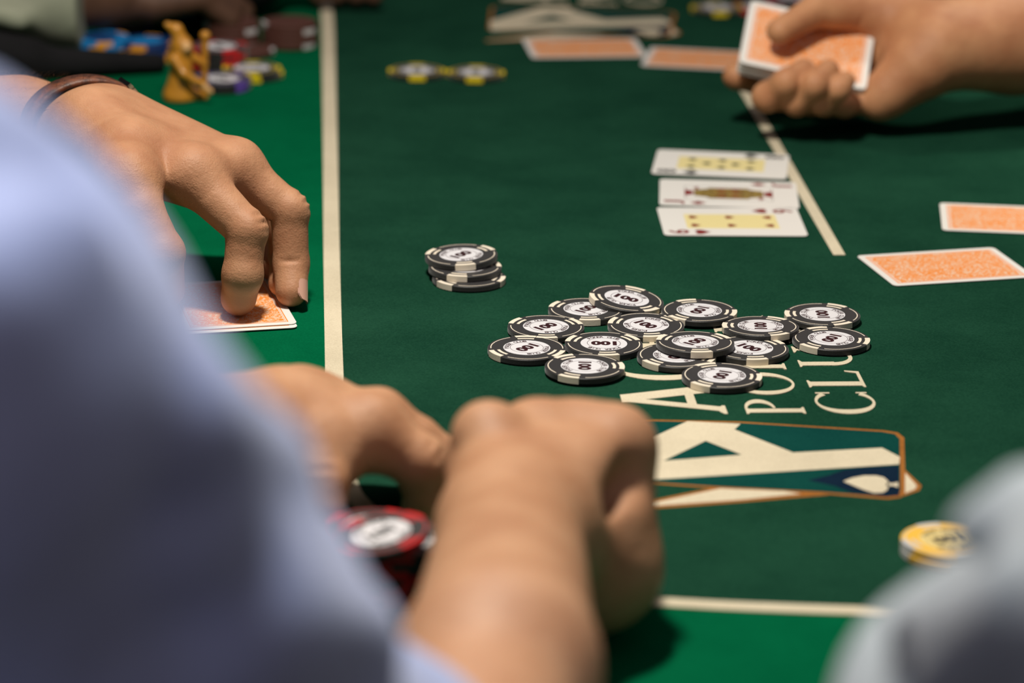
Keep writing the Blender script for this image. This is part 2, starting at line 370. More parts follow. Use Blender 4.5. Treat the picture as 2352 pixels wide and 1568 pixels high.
for i, p in enumerate(ln):
    t = nrm(ln[min(i+1, len(ln)-1)]-ln[max(i-1, 0)]); nn = np.array([-t[1], t[0]]); wd = .0048
    Lp.append(p+nn*wd); Rp.append(p-nn*wd)
mb = MB(); mb.prism([tuple(p) for p in ln[:-1]], -.003, -.0005); TB(mb, 'betting_area_felt', m_dark)
mb = MB(); mb.strip(Lp, Rp, -.002, -.0002); TB(mb, 'betting_line', m_cream)
a, b = G(1690, 172)[:2], G(1928, 584)[:2]; t = nrm(b-a); nn = np.array([-t[1], t[0]])*.0036
mb = MB(); mb.prism([a+nn, b+nn, b-nn, a-nn], -.002, -.0002); TB(mb, 'dealer_line', m_cream)
# printed emblem and lettering, taken once on the table plane, repeated further up the table
LZ = dict(z0=-.002)
def flat(mb, pts, z, off): mb.prism([(G(*p)[0]+off[0], G(*p)[1]+off[1]) for p in pts], -.002, z)
def holes_poly(outer, hole):        # outer with one triangular hole, bridged
    return None
A_top = [(1470, 1014), (1400, 1048), (1408, 1106), (1502, 1100), (1791, 1082), (2065, 1066), (2067, 1048), (2026, 1027), (1822, 1037), (1690, 985), (1701, 972), (1579, 966)]
def letter_shapes(ch):
    """serif capitals in a 0..w by 0..1 box as (list of convex-ish polygons)"""
    out = []; TH = .15; th = .055
    def rect(x0, y0, x1, y1): out.append([(x0, y0), (x1, y0), (x1, y1), (x0, y1)])
    def serif(x, y, hw=.13, s=1): out.append([(x-hw, y), (x+hw, y), (x+hw, y+.03*s), (x+hw*.45, y+.07*s), (x-hw*.45, y+.07*s), (x-hw, y+.03*s)] if s > 0 else [(x-hw, y), (x-hw, y-.03), (x-hw*.45, y-.07), (x+hw*.45, y-.07), (x+hw, y-.03), (x+hw, y)])
    def stem(x, y0=0, y1=1, t=TH, sf=True):
        rect(x-t/2, y0, x+t/2, y1)
        if sf: serif(x, y0); serif(x, y1, s=-1)
    def diag(x0, y0, x1, y1, t): out.append([(x0-t/2, y0), (x0+t/2, y0), (x1+t/2, y1), (x1-t/2, y1)])
    def ring(cx, cy, rx, ry, a0, a1, tmax, tmin, n=26):
        P = []
        for i in range(n+1):
            a = R(a0+(a1-a0)*i/n); tt = tmin+(tmax-tmin)*abs(math.cos(a))**1.3
            P.append(((cx+rx*math.cos(a), cy+ry*math.sin(a)), (cx+(rx-tt)*math.cos(a), cy+(ry-tt*.75)*math.sin(a))))
        for i in range(n): out.append([P[i][0], P[i+1][0], P[i+1][1], P[i][1]])
    w = .8
    if ch == 'A': w = .92; diag(.13, 0, .45, 1, .13); diag(.77, 0, .47, 1, .21); rect(.25, .27, .68, .36); serif(.12, 0, .12); serif(.78, 0, .15); rect(.36, .93, .58, 1)
    elif ch == 'C': w = .88; ring(.46, .5, .44, .52, 42, 318, TH, th); rect(.76, .70, .80, .95); rect(.76, .05, .80, .24)
    elif ch == 'O': w = .98; ring(.49, .5, .47, .52, 0, 360, TH, th, 40)
    elif ch == 'P': w = .70; stem(.16); ring(.26, .74, .36, .26, -90, 90, TH, th)
    elif ch == 'R': w = .80; stem(.16); ring(.24, .74, .34, .26, -90, 90, TH, th); out.append([(.30, .5), (.45, .5), (.82, 0), (.62, 0)])
    elif ch == 'B': w = .74; stem(.16); ring(.24, .75, .30, .25, -90, 90, TH, th); ring(.24, .26, .38, .27, -90, 90, TH, th)
    elif ch == 'K': w = .86; stem(.16); diag(.22, .45, .70, 1, .07); out.append([(.28, .58), (.40, .66), (.88, 0), (.68, 0)]); serif(.72, 1, .1, -1); serif(.8, 0, .1)
    elif ch == 'L': w = .68; stem(.16); rect(.1, 0, .6, .06); out.append([(.54, 0), (.62, 0), (.66, .25), (.62, .25)])
    elif ch == 'E': w = .68; stem(.16); rect(.1, 0, .6, .06); rect(.1, .94, .56, 1); rect(.2, .49, .5, .54); rect(.57, 0, .61, .22); rect(.53, .8, .57, 1); rect(.48, .4, .51, .62)
    elif ch == 'U': w = .9; rect(.10, .35, .24, 1); rect(.70, .35, .76, 1); ring(.43, .36, .33, .38, 180, 360, .12, .09); serif(.17, 1, .13, -1); serif(.73, 1, .12, -1)
    elif ch == 'S': w = .6; ring(.3, .74, .24, .27, 30, 270, .1, .08); ring(.3, .25, .25, .27, -150, 90, .1, .08)
    return out, w
def logo(off):
    mb = MB(); flat(mb, [(1424, 960), (1700, 966), (2029, 986), (2062, 991), (2077, 1003), (2080, 1128), (2070, 1140), (2040, 1144), (1890, 1132), (1645, 1119), (1502, 1109), (1420, 1104), (1395, 1095), (1393, 968)], -.0004, off); TB(mb, 'printed_card_border', m_orange)
    mb = MB(); flat(mb, [(1426, 963.5), (1700, 969.5), (2026, 990), (2055, 995), (2066, 1006), (2068, 1126), (2058, 1136), (2038, 1139), (1890, 1127.5), (1645, 1115), (1502, 1105.5), (1424, 1100.5), (1406, 1092), (1404, 970)], -.0003, off); TB(mb, 'printed_card_face', m_teal)
    # the second card behind, peeking out below and to the right
    mb = MB(); flat(mb, [(1395, 1172), (1480, 1167), (1700, 1151), (1905, 1134), (1890, 1127), (1645, 1116), (1500, 1146), (1394, 1163)], -.00045, off)
    TB(mb, 'printed_back_card_border', m_orange); mb = MB()
    flat(mb, [(2074, 1072), (2117, 1113), (2112, 1124), (2074, 1137)], -.00045, off); TB(mb, 'printed_back_card_border', m_orange)
    mb = MB(); flat(mb, [(1402, 1168), (1500, 1160), (1700, 1146), (1840, 1132), (1800, 1126), (1655, 1120), (1500, 1153), (1402, 1166)], -.00028, off)
    TB(mb, 'printed_back_card_face', m_cream); mb = MB()
    flat(mb, [(2079, 1084), (2106, 1114), (2101, 1122), (2079, 1131)], -.00028, off); TB(mb, 'printed_back_card_face', m_cream)
    # monogram: a big letter lying on its side, with its counter open
    mb = MB(); z = -.0002
    flat(mb, [(1579, 966), (1701, 972), (1687, 985), (1621, 1011), (1524, 1057), (1408, 1106), (1400, 1050), (1475, 1014)], z, off)
    flat(mb, [(1687, 985), (1822, 1038), (1791, 1082), (1704, 1043), (1621, 1011)], z, off)
    flat(mb, [(1408, 1106), (1524, 1057), (1704, 1043), (1791, 1082), (1502, 1100)], z, off)
    flat(mb, [(1822, 1038), (2026, 1027), (2067, 1048), (2065, 1065), (1791, 1082)], z, off); TB(mb, 'printed_monogram', m_cream)
    mb = MB(); flat(mb, [(1855, 1101), (1900, 1091), (1940, 1077), (1985, 1072), (2064, 1068), (2066, 1136), (2030, 1138), (1958, 1130), (1915, 1114)], -.00025, off); TB(mb, 'printed_navy_spade', m_navy)  # large navy spade printed behind the small cream one
    mb = MB(); flat(mb, [(1937, 1104), (1958, 1096), (1985, 1091), (2012, 1091), (2030, 1095), (2040, 1104), (2041, 1114), (2038, 1124), (2028, 1130), (2008, 1131), (1985, 1124), (1958, 1113)], -.00015, off)
    flat(mb, [(2036, 1107), (2050, 1109), (2063, 1106), (2063, 1118), (2050, 1114), (2036, 1116)], -.00015, off); TB(mb, 'printed_spade', m_cream)
    yd = nrm(G(762, 600)[:2]-G(768, 880)[:2]); xd = np.array([yd[1], -yd[0]])
    mb = MB()
    for word, base, hx, adv in (('ACES', (1672, 949), .0525, .046), ('POKER', (1853, 950), .0305, .0325), ('CLUB', (2022, 950), .0300, .0372)):
        o = G(*base)[:2]+np.array(off[:2]); s = 0; zi = 0
        for ch in word:
            sh, wch = letter_shapes(ch); cw = adv/.86
            for P in sh: zi += 1; mb.prism([tuple(o+yd*(s+q[0]*cw)-xd*q[1]*hx) for q in P], -.002-.00001*zi, -.0002+.000004*(zi % 83))
            s += wch*cw+.0035
    TB(mb, 'printed_lettering', m_cream)
logo((0, 0)); logo(G(1558, 76)[:2]-G(2108, 1118)[:2])
# ================================================================== CHIPS
CR, CH = .0211, .0033
def chip_proto(name, label, body, spot, inlay, prn, nspot=3, number='100', lines=True):
    t = thing(name, label, 'poker chip', (0, 0, 0))
    mb = MB(); n = 72; pr = [(0, 0), (CR-.0004, 0), (CR, .0004), (CR, CH-.0004), (CR-.0004, CH), (0, CH)]
    V = [(0, 0, 0)]; Fc = []
    for r, z in pr[1:-1]: V += [(r*math.cos(2*PI*i/n), r*math.sin(2*PI*i/n), z) for i in range(n)]
    V.append((0, 0, CH)); e = len(V)-1
    for i in range(n):
        j = (i+1) % n; Fc += [(0, 1+j, 1+i), (e, 1+3*n+i, 1+3*n+j)]
        for k in range(3): Fc.append((1+k*n+i, 1+k*n+j, 1+(k+1)*n+j, 1+(k+1)*n+i))
    o = link('chip_body', V, Fc, body, t, smooth=False)
    for k in range(nspot):
        a = 360/nspot*k; h = 16.5; mb = MB(); m_ = 10
        for z0, z1 in ((-.00002, CH+.00006),):
            mb.strip(arcpts(CR*.872, a-h, a+h, m_), arcpts(CR*1.004, a-h, a+h, m_), z0, z1)
        if lines:
            mb.strip(arcpts(CR*.71, a-h, a+h, m_), arcpts(CR*.785, a-h, a+h, m_), CH-.0002, CH+.00006)
        mb.build('edge_spot', spot, t)
    if lines:
        for k in range(nspot):
            a = 360/nspot*(k+.5); mb = MB(); mb.strip(arcpts(CR*.905, a-34, a+34, 16), arcpts(CR*.930, a-34, a+34, 16), CH-.0002, CH+.00005); mb.build('rim_line', spot, t)
    mb = MB(); mb.prism(arcpts(CR*.60, 0, 360*(1-1/48), 47), CH-.0002, CH+.00004); il = mb.build('inlay', inlay, t)
    if number:
        mb = MB(); z = CH+.00007
        put_text(mb, number, CR*.34, CR*.66, 0, 0, 0, z, .06)
        mb.strip(arcpts(CR*.420, 0, 360, 40), arcpts(CR*.432, 0, 360, 40), CH, z)
        for side in (0, 1):
            s = 'POKER CLUB'; st = 10.2
            for i, ch in enumerate(s):
                if ch == ' ': continue
                a = 90-(i-(len(s)-1)/2)*st+180*side
                put_text(mb, ch, CR*.118, CR*.088, CR*.513*math.cos(R(a)), CR*.515*math.sin(R(a)), R(a-90), z, .03)
        mb.build('print', prn, il)
    t.location = (0, 0, -10)
    return t
m_cb = mat('charcoal_clay', (.010, .010, .0095), .5, .4, bump=(1500, .25, .0003), sheen=.28)
m_cs = mat('cream_clay', (.80, .72, .58), .55, .35, bump=(1500, .2, .0003))
m_ci = mat('white_inlay', (.74, .74, .76), .35, .45)
m_cy = mat('yellow_clay', (.75, .58, .01), .5, .35)
m_crd = mat('red_clay', (.55, .008, .01), .5, .35)
m_cbl = mat('blue_clay', (.01, .20, .50), .5, .35)
m_cdb = mat('navy_clay', (.008, .03, .12), .5, .35)
m_cor = mat('amber_clay', (.70, .32, .03), .5, .35)
m_cpu = mat('purple_clay', (.13, .07, .38), .5, .35)
m_cbr = mat('brown_clay', (.085, .032, .022), .55, .35)
m_cgr = mat('pale_grey_clay', (.55, .55, .54), .5, .35)
prot = {
 'black': chip_proto('poker_chip', '', m_cb, m_cs, m_ci, m_prtred),
 'yellow': chip_proto('poker_chip', '', m_cb, m_cy, m_ci, m_blk, 4),
 'red': chip_proto('poker_chip', '', m_cb, m_crd, m_ci, m_blk, 4),
 'blue': chip_proto('poker_chip', '', m_cbl, m_cor, m_cdb, m_blk, 3, None, False),
 'navy': chip_proto('poker_chip', '', m_cdb, m_cor, m_cbl, m_blk, 4, None, False),
 'purple': chip_proto('poker_chip', '', m_cb, m_cpu, m_ci, m_blk, 4),
 'brown': chip_proto('poker_chip', '', m_cbr, m_cgr, m_cbr, m_blk, 1, None, False),
 'gold': chip_proto('poker_chip', '', mat('golden_yellow_clay', (.80, .48, .06), .5, .35), m_cgr, mat('pale_yellow_inlay', (.75, .60, .25), .4, .4), m_blk, 4),
}
used = set()
def chip(kind, px, py, spot, label, group=None, zb=0.0001, text=None, tilt=(0, 0)):
    """top-face centre seen at (px,py), resting height zb, tilt = (lean in degrees, direction of the low side)"""
    p = G(px, py, zb+CH); th, dr = R(tilt[0]), R(tilt[1])
    q = Matrix.Rotation(th, 3, Vector((-math.sin(dr), math.cos(dr), 0))) @ Matrix.Rotation(R(spot), 3, 'Z')
    o = dup(prot[kind], (p[0], p[1], zb), q.to_euler(), label, group)
    if text is not None:
        for c in o.children:
            if c.name.startswith('inlay'): c.rotation_euler = (0, 0, R(text-spot))
    used.add(kind); return o
GP = 'black and cream 100 chips scattered in the middle of the table'
pile = [
 (1346, 709, 155, 56, 'black and cream chip half covered at the back left of the scattered pile', 0, (0, 0)),
 (1438, 684, 74, -26, 'black and cream chip leaning on top at the very back of the pile, 100 upright', .0022, (7, -20)),
 (1254, 749, 151, 46, 'black and cream chip at the left of the pile, behind its leftmost chip', 0, (0, 0)),
 (1484, 745, 160, -50, 'black and cream chip just in front of the leaning back chip, middle row of pile', 0, (1.0, -90)),
 (1606, 712, 109, 243, 'black and cream chip at the back of the pile, right of the leaning chip', .0009, (0, 0)),
 (1210, 798, 92, 231, 'leftmost black and cream chip of the scattered pile', 0, (0, 0)),
 (1387, 788, 156, 180, 'black and cream chip with its 100 upside down, behind the front left chip', 0, (0, 0)),
 (1343, 840, 124, 268, 'front left black and cream chip of the pile', .0010, (0, 0)),
 (1554, 815, 104, 250, 'black and cream chip mostly buried under another chip in the pile', 0, (0, 0)),
 (1597, 784, 157, 50, 'black and cream chip lying on top of two others in the pile centre', .0036, (2, 90)),
 (1722, 798, 38, -46, 'black and cream chip tucked under the right side of the centre top chip', 0, (0, 0)),
 (1747, 748, 58, 88, 'black and cream chip between the pile centre and the two rightmost chips', .0018, (2.5, 100)),
 (1889, 721, 60, 92, 'rear one of the two rightmost black and cream chips in the pile', .0006, (0, 0)),
 (1909, 776.5, 108, 240, 'front one of the two rightmost black and cream chips in the pile', 0, (0, 0)),
 (1658, 861, 113, 248, 'frontmost black and cream chip, beside the printed letters of the felt', 0, (0, 0)),
]
for x, y, sp_, tx, lb, zb, tt in pile: chip('black', x, y, sp_, lb, GP, zb+.0001, tx, tt)
GS = 'short stack of three black and cream chips'
chip('black', 1077, 634, 107, 'bottom black and cream chip of the short stack of three', GS, .0001, 60)
chip('black', 1068, 611, 138, 'middle black and cream chip of the short stack of three', GS, .0038, 260)
chip('black', 1060, 584, 158, 'top black and cream chip of the short stack of three', GS, .0080, 50, (2.5, 200))
chip('yellow', 958, 161, 92, 'left of the two touching black and yellow chips past the stack of three', 'pair of black and yellow chips', .0001)
chip('yellow', 1093, 165, 88, 'right of the two touching black and yellow chips past the stack of three', 'pair of black and yellow chips', .0001)
chip('yellow', 1647, 16, 95, 'black and yellow chip beyond the dealer deck, left of the red chips', None, .0001)
chip('red', 1742, 14, 60, 'black and red chip beside the far yellow chip, nearer to it', 'red chips beyond the deck', .0001)
chip('red', 1822, -6, 20, 'black and red chip furthest right behind the deck', 'red chips beyond the deck', .0001)
# foreground messy stack under the blue-shirted player's fingers
GF = 'messy stack of red and black chips under the foreground hand'
names = ['lowest', 'second from bottom', 'third from bottom', 'fourth from bottom', 'fifth', 'sixth', 'seventh', 'eighth', 'ninth', 'top']
cb = G(893, 1388, 0)
for i in range(10):
    jx, jy = rng.uniform(-.004, .004, 2); sp_ = [20, 60, 290, 10, 275, 40, 285, 70, 265, 60][i]
    p = (cb[0]+jx+(.003 if i in (7, 8) else 0)-(.008 if i == 9 else 0), cb[1]+jy+(.004 if i == 9 else 0), .0001+i*.00335)
    dup(prot['red'], p, (0, 0, R(sp_)), 'red and black chip, %s in the messy stack under the foreground hand' % names[i], GF)
chip('red', 878, 1222, 45, 'red and black chip tilted across the top of the messy foreground stack', GF, .0375, 40, (9, 200))
GY = 'yellow and grey chips half hidden by the grey sleeve'
for i in range(2): chip('gold', 2176, 1256-i*18, [192, 200][i], ['lower', 'upper'][i]+' yellow and pale grey chip half hidden behind the grey sleeve', GY, .0001+i*.0034)
# far left: the chips round the figurine and beyond
for i in range(5): chip('red', 503, 146-i*10.2, 300+i*9*(i % 2), ['bottom chip', 'second chip up', 'middle chip', 'second chip from the top', 'topmost chip'][i]+' of the red and black stack behind the figurine', 'red and black stack behind the figurine', .0001+i*.0034)
for i in range(2): chip('purple', 510, 190-i*10.4, -40, ['lower', 'upper'][i]+' purple and black chip right beside the figurine', 'purple chips beside the figurine', .0001+i*.0034)
chip('yellow', 584, 165, 2, 'lower black and yellow chip right of the purple chips', 'yellow chips by the figurine', .0001)
chip('yellow', 578, 155, 4, 'upper black and yellow chip right of the purple chips', 'yellow chips by the figurine', .0035)
chip('brown', 566, 112, 0, 'dark brown chip with pale edge spots lying alone behind the red stack', None, .0001)
for s, (x, y) in enumerate(((532, 92), (665, 92))):
    for i in range(5): chip('brown', x+(i % 2)*3, y-i*11.0, [-40, 120, 80, -42, 200][i], ['bottom chip', 'second chip up', 'middle chip', 'second chip from the top', 'topmost chip'][i]+' of the '+['left', 'right'][s]+' brown stack near the cream line', 'brown chips in two stacks by the line', .0001+i*.0034)
for i in range(5): chip('blue', 232, 128-i*11.0, [40, 200, 80, 150, 285][i], ['bottom chip', 'second chip up', 'middle chip', 'second chip from the top', 'topmost chip'][i]+' of the light blue and amber stack', 'light blue chips at the far left', .0001+i*.0034)
for i in range(4): chip('navy', 335, 126-i*11.0, 150+i*7, ['bottom chip', 'second chip up', 'third chip up', 'topmost chip'][i]+' of the navy and amber stack', 'navy chips at the far left', .0001+i*.0034)
chip('purple', 288, 52, 255, 'single purple and black chip behind the light blue stack', None, .0001)
chip('blue', 400, 22, 150, 'single light blue chip beyond the navy stack', None, .0001)
for k, p in prot.items():
    for ch in list(p.children):
        for gch in list(ch.children): bpy.data.objects.remove(gch)
        bpy.data.objects.remove(ch)
    bpy.data.objects.remove(p)
# ================================================================== CARDS
CL, CW, CT = .088, .063, .0003
def card_body(t, z0=0, z1=CT): mb = MB(); mb.prism(rrect(-CL/2, CL/2, -CW/2, CW/2, .0035, 6), z0, z1); return mb.build('card_paper', m_card, t)
def ring_rect(mb, x, y, w_, z0, z1):
    for a in ((-x, -y, x, -y+w_), (-x, y-w_, x, y), (-x, -y+w_, -x+w_, y-w_), (x-w_, -y+w_, x, y-w_)): mb.box((a[0], a[1], z0), (a[2], a[3], z1))
def back_print(t, z=CT):
    mb = MB(); x, y = CL/2-.0042, CW/2-.0042; ring_rect(mb, x, y, .0007, z-.0001, z+.00004); ring_rect(mb, x-.0012, y-.0012, .0003, z-.0001, z+.00004); mb.build('printed_frame', m_frame, t)
    mb = MB(); mb.box((-x+.0019, -y+.0019, z-.0001), (x-.0019, y-.0019, z+.00004)); mb.build('printed_pattern', m_back, t)
def card_back(label, c, ang, zb, group='orange backed cards dealt face down'):
    t = thing('playing_card', label, 'playing card', (c[0], c[1], zb), (0, 0, ang), group); card_body(t); back_print(t); return t
def pip(mb, suit, cx, cy, s, ang, z):
    P = []
    if suit == 'diamond': P = [[(0, -.5), (.38, 0), (0, .5), (-.38, 0)]]
    elif suit in ('heart', 'spade'):
        Q_ = []
        for i in range(24):
            a = 2*PI*i/24; x = 16*math.sin(a)**3/34; y = (13*math.cos(a)-5*math.cos(2*a)-2*math.cos(3*a)-math.cos(4*a))/30
            Q_.append((x, y+.08))
        P = [Q_] if suit == 'heart' else [[(x, -y*.9+.05) for x, y in Q_], [(-.18, -.5), (.18, -.5), (.03, 0), (-.03, 0)]]
    ca, sa = math.cos(ang), math.sin(ang)
    for k, poly in enumerate(P):
        if suit == 'diamond' or len(poly) == 4: mb.prism([(cx+s*(x*ca-y*sa), cy+s*(x*sa+y*ca)) for x, y in poly], z-.0001, z)
        else:
            n = len(poly); V = [(cx, cy, z)]+[(cx+s*(x*ca-y*sa), cy+s*(x*sa+y*ca), z) for x, y in poly]
            mb.add(V, [(0, 1+i, 1+(i+1) % n) for i in range(n)])
def card_face(label, cx, cy, ang, rank, suit, m, pips):
    """long side along x; the top of the card points to -x"""
    t = thing('playing_card', label, 'playing card', (cx, cy, .0001), (0, 0, ang), 'three community cards'); card_body(t); z = CT+.00003
    mb = MB(); mb.box((-.0285, -.0158, CT-.0001), (.0285, .0158, z)); mb.build('printed_panel', m_yel if pips else m_card, t)
    ix = MB()
    for s in (1, -1):
        a = PI/2 if s == 1 else -PI/2
        put_text(ix, rank, .0130, .0085, -s*.0345, -s*.0235, a, z+.00002, .02)
        pip(ix, suit, -s*.0195, -s*.0240, .0105, a, z+.00002)
    ix.build('printed_index', m, t)
    if pips:
        mb = MB()
        for x, y in pips: pip(mb, suit, x, y, .0068, PI/2 if x <= 0 else -PI/2, z+.00003)
        mb.build('printed_pips', m_red if suit == 'heart' else mat('dark_green_black_print', (.04, .055, .03), .4, .4), t)
    else:
        mb = MB(); ring_rect(mb, .0280, .0160, .0003, CT, z+.00002); mb.build('printed_outline', m_blk, t)
        mb = MB(); mb.box((-.013, -.0125, CT), (.013, .0125, z+.00002)); mb.prism([(-.022, -.007), (-.013, -.010), (-.013, .010), (-.022, .007)], CT, z+.00002); mb.prism([(.022, .007), (.013, .010), (.013, -.010), (.022, -.007)], CT, z+.00002); mb.build('printed_costume', m_gilt, t)
        mb = MB()
        for s in (1, -1):
            mb.prism([(-s*.028, -s*.0075), (-s*.0225, -s*.004), (-s*.0225, s*.004), (-s*.028, s*.0075)], CT, z+.00004)
            for yy in (-.009, 0, .009): mb.prism([(s*x_, yy+y_) for x_, y_ in ((.004, -.002), (.010, 0), (.004, .002), (.0, 0))], CT, z+.00004)
            pip(mb, 'diamond', -s*.0205, s*.011, .006, 0, z+.00004)
        mb.build('printed_costume_trim', m_red, t)
    return t
card_face('white eight of a black suit, farthest of the three face-up cards', .1362, 2.0226, -.1102, '8', 'spade', m_blk, [(-.020, -.009), (-.020, .009), (0, -.009), (0, .009), (.020, -.009), (.020, .009), (-.010, 0), (.010, 0)])
card_face('jack of diamonds, middle of the three face-up cards', .1367, 1.9492, -.0453, 'J', 'diamond', m_red, None)
card_face('six of hearts, nearest of the three face-up cards', .1345, 1.8842, .0359, '6', 'heart', m_red, [(x, y) for x in (-.0225, 0, .0225) for y in (-.0092, .0092)])
card_back('far face-down orange card under the printed far emblem', (.0517, 2.363), .1181, .0001)
def card_corner(label, TL, BL, zb, long_first=False):
    a, b = G(*TL)[:2], G(*BL)[:2]; n_ = nrm(b-a); e = np.array([-n_[1], n_[0]])
    c = (a+b)/2+e*(CL/2); return card_back(label, c, math.atan2(e[1], e[0]), zb)
card_corner('face-down orange card partly behind the dealer deck', (1501, 98), (1464, 163), .0001)
card_corner('face-down orange card at the right edge, farther of two', (2158, 468), (2164, 528), .0001)
card_back('face-down orange card at the right edge, nearer of two', (.2552, 1.7942), .2587, .0001)
def pair(label, TR, BR, zb):
    a, b = G(*TR)[:2], G(*BR)[:2]; e = nrm(a-b); l = np.array([-e[1], e[0]]); c = b+e*CL/2+l*CW/2
    return card_back(label, c, math.atan2(e[1], e[0]), zb, 'two hole cards under the left player fingers')
pair('lower of the two orange hole cards under the left player fingers', (623, 647), (684.5, 753), .0001)
pair('upper of the two orange hole cards under the left player fingers', (621, 643), (683, 747), .0008)
# the dealer's deck
BL, BR, TL_ = Q(1698, 142, 2.105), Q(1978, 204, 2.098), Q(1740, 20, 2.152)
ex = nrm(BR-BL); ey = TL_-BL; ey = nrm(ey-ex*(ey@ex)); ez = np.cross(ex, ey)
DC = BL+ex*CL/2+ey*CW/2-ez*.011
Md = Matrix([[ex[i], ey[i], ez[i]] for i in range(3)])
deck = thing('card_deck', 'thick orange backed deck of cards held in the dealer hand', 'deck of cards', DC, Md.to_euler())
mb = MB()
for i in range(24):
    j1, j2 = rng.uniform(-.0003, .0003, 2); mb.prism([(x+j1, y+j2) for x, y in rrect(-CL/2, CL/2, -CW/2, CW/2, .0035, 3)], i*.00045, i*.00045+.0004)
o = mb.build('card_block', m_cardedge, deck); o['kind'] = 'stuff'
card_body(deck, .0108, .0111).name = 'top_card'; back_print(deck, .0111)
# ================================================================== FIGURINE
fb = G(418, 228, 0); fig = thing('figurine', 'small golden robed figurine with a tall bent hood', 'figurine', fb)
fd = Field(fb+np.array([-.03, -.03, -.002]), fb+np.array([.04, .03, .065]), .0008); A = fd.A; f = lambda x, y, z: fb+np.array([x, y, z])
fd.cone(A, f(-.002, 0, .003), f(0, 0, .022), .0108, .0070, .004); fd.cone(A, f(-.006, -.002, .003), f(.012, 0, .003), .006, .004, .004)
fd.cone(A, f(0, 0, .022), f(0, 0, .034), .0072, .0064, .004); fd.ell(A, f(.001, 0, .0375), (.0075, .007, .007), .002)
fd.cone(A, f(0, 0, .041), f(-.003, 0, .050), .0066, .0042, .003); fd.cone(A, f(-.003, 0, .050), f(-.0095, 0, .0535), .0042, .0022, .003)
fd.cone(A, f(-.004, -.008, .031), f(.003, -.012, .021), .0034, .0030, .002); fd.cone(A, f(.003, -.012, .021), f(.015, -.011, .014), .0030, .0026, .002)
fd.cone(A, f(.006, .004, .031), f(.016, .006, .024), .0034, .0028, .002)
fd.plane_cut(A, fb, (0, 0, -1)); V, q = fd.mesh(A); link_np('robe', V, q, m_gold, fig, fb)
fd = Field(fb+np.array([-.03, -.03, -.002]), fb+np.array([.04, .03, .065]), .0008); A = fd.A
fd.cone(A, f(.0155, .006, .010), f(.0165, .006, .044), .0022, .0024, .001); fd.ell(A, f(.0165, .006, .045), (.0038, .0038, .0034), .001); fd.cone(A, f(.0155, .006, .001), f(.0155, .006, .01), .003, .0022, .001)
V, q = fd.mesh(A); link_np('staff', V, q, m_gold, fig, fb)
fd = Field(fb+np.array([-.03, -.03, -.002]), fb+np.array([.04, .03, .065]), .0008); A = fd.A
fd.cone(A, f(.015, -.011, .014), f(.0215, -.011, .0085), .0024, .002, .001); V, q = fd.mesh(A); link_np('hand', V, q, m_goldskin, fig, fb)
fd = Field(fb+np.array([-.03, -.03, -.002]), fb+np.array([.04, .03, .065]), .0008); A = fd.A
fd.ell(A, f(.004, -.0050, .0385), (.0038, .0032, .0050), .001); fd.ell(A, f(.005, -.0082, .038), (.0012, .0014, .0014), .001); V, q = fd.mesh(A); link_np('face', V, q, m_goldskin, fig, fb)
# ================================================================== LEFT PLAYER: hand on the hole cards
o1 = Q(-100, 250, 1.83); p1 = thing('person', 'player at the left pressing two orange cards, leather strap on the wrist', 'person', (o1[0], o1[1], 0)); O1 = np.array([o1[0], o1[1], 0])
wr = Q(215, 305, 1.735); wu = Q(240, 290, 1.765)
tipI = G(548, 684, .0118); tipM = G(669, 668, .0095)
palm = [
 (Q(-330, 330, 1.90), Q(40, 290, 1.80), .038, .028, .02), (Q(40, 295, 1.80), wr, .027, .0195, .010), (Q(0, 290, 1.82), wu, .027, .0185, .010),
 (Q(225, 300, 1.75), Q(495, 395, 1.705), .018, .0125, .012), (Q(225, 300, 1.75), Q(545, 395, 1.731), .018, .0120, .012),
 (wr, Q(430, 405, 1.692), .021, .0145, .016), (wu, Q(535, 388, 1.718), .021, .0135, .016), (wu, Q(545, 400, 1.744), .019, .0130, .016), (wu, Q(530, 420, 1.768), .018, .0120, .010),
 (wr, Q(300, 415, 1.668), .020, .017, .014), (Q(300, 350, 1.70), Q(440, 420, 1.73), .018, .014, .012)]
fingers = [
 ([Q(440, 402, 1.692), Q(566, 528, 1.674), Q(557, 630, 1.668), tipI], [.0142, .0110, .0107, .0100]),
 ([Q(540, 388, 1.718), Q(664, 483, 1.712), Q(669, 605, 1.706), tipM], [.0137, .0106, .0099, .0090]),
 ([Q(550, 402, 1.744), Q(640, 475, 1.745), Q(655, 590, 1.735), G(648, 650, .009)], [.0125, .0098, .0088, .0078]),
 ([Q(535, 425, 1.768), Q(610, 480, 1.776), Q(625, 560, 1.768), G(622, 615, .008)], [.0115, .0086, .0078, .0070]),
 ([Q(290, 400, 1.672), Q(322, 480, 1.655), Q(372, 580, 1.645), G(384, 665, .0115)], [.0170, .0125, .0118, .0098])]
def ex1(fd, A):
    for (x, y, Y, r) in ((452, 385, 1.692, .0110), (545, 368, 1.718, .0105)):      # knuckles
        fd.ell(A, Q(x, y, Y), (r*.9, r*.9, r*.8), .014)
    for a, b in (((240, 262, 1.742), (440, 370, 1.697)), ((265, 250, 1.757), (535, 355, 1.722))):   # tendons
        fd.cone(A, Q(*a), Q(*b), .0035, .0040, .006)
cuts = [(Q(402, 322+i*9, 1.672-i*.0005), Q(455, 336+i*9, 1.672), .0004, .001) for i in range(3)]
hand('arm', p1, O1, palm, fingers, m_skin1, .00125, pad=.045, kp=.008, extra=ex1)
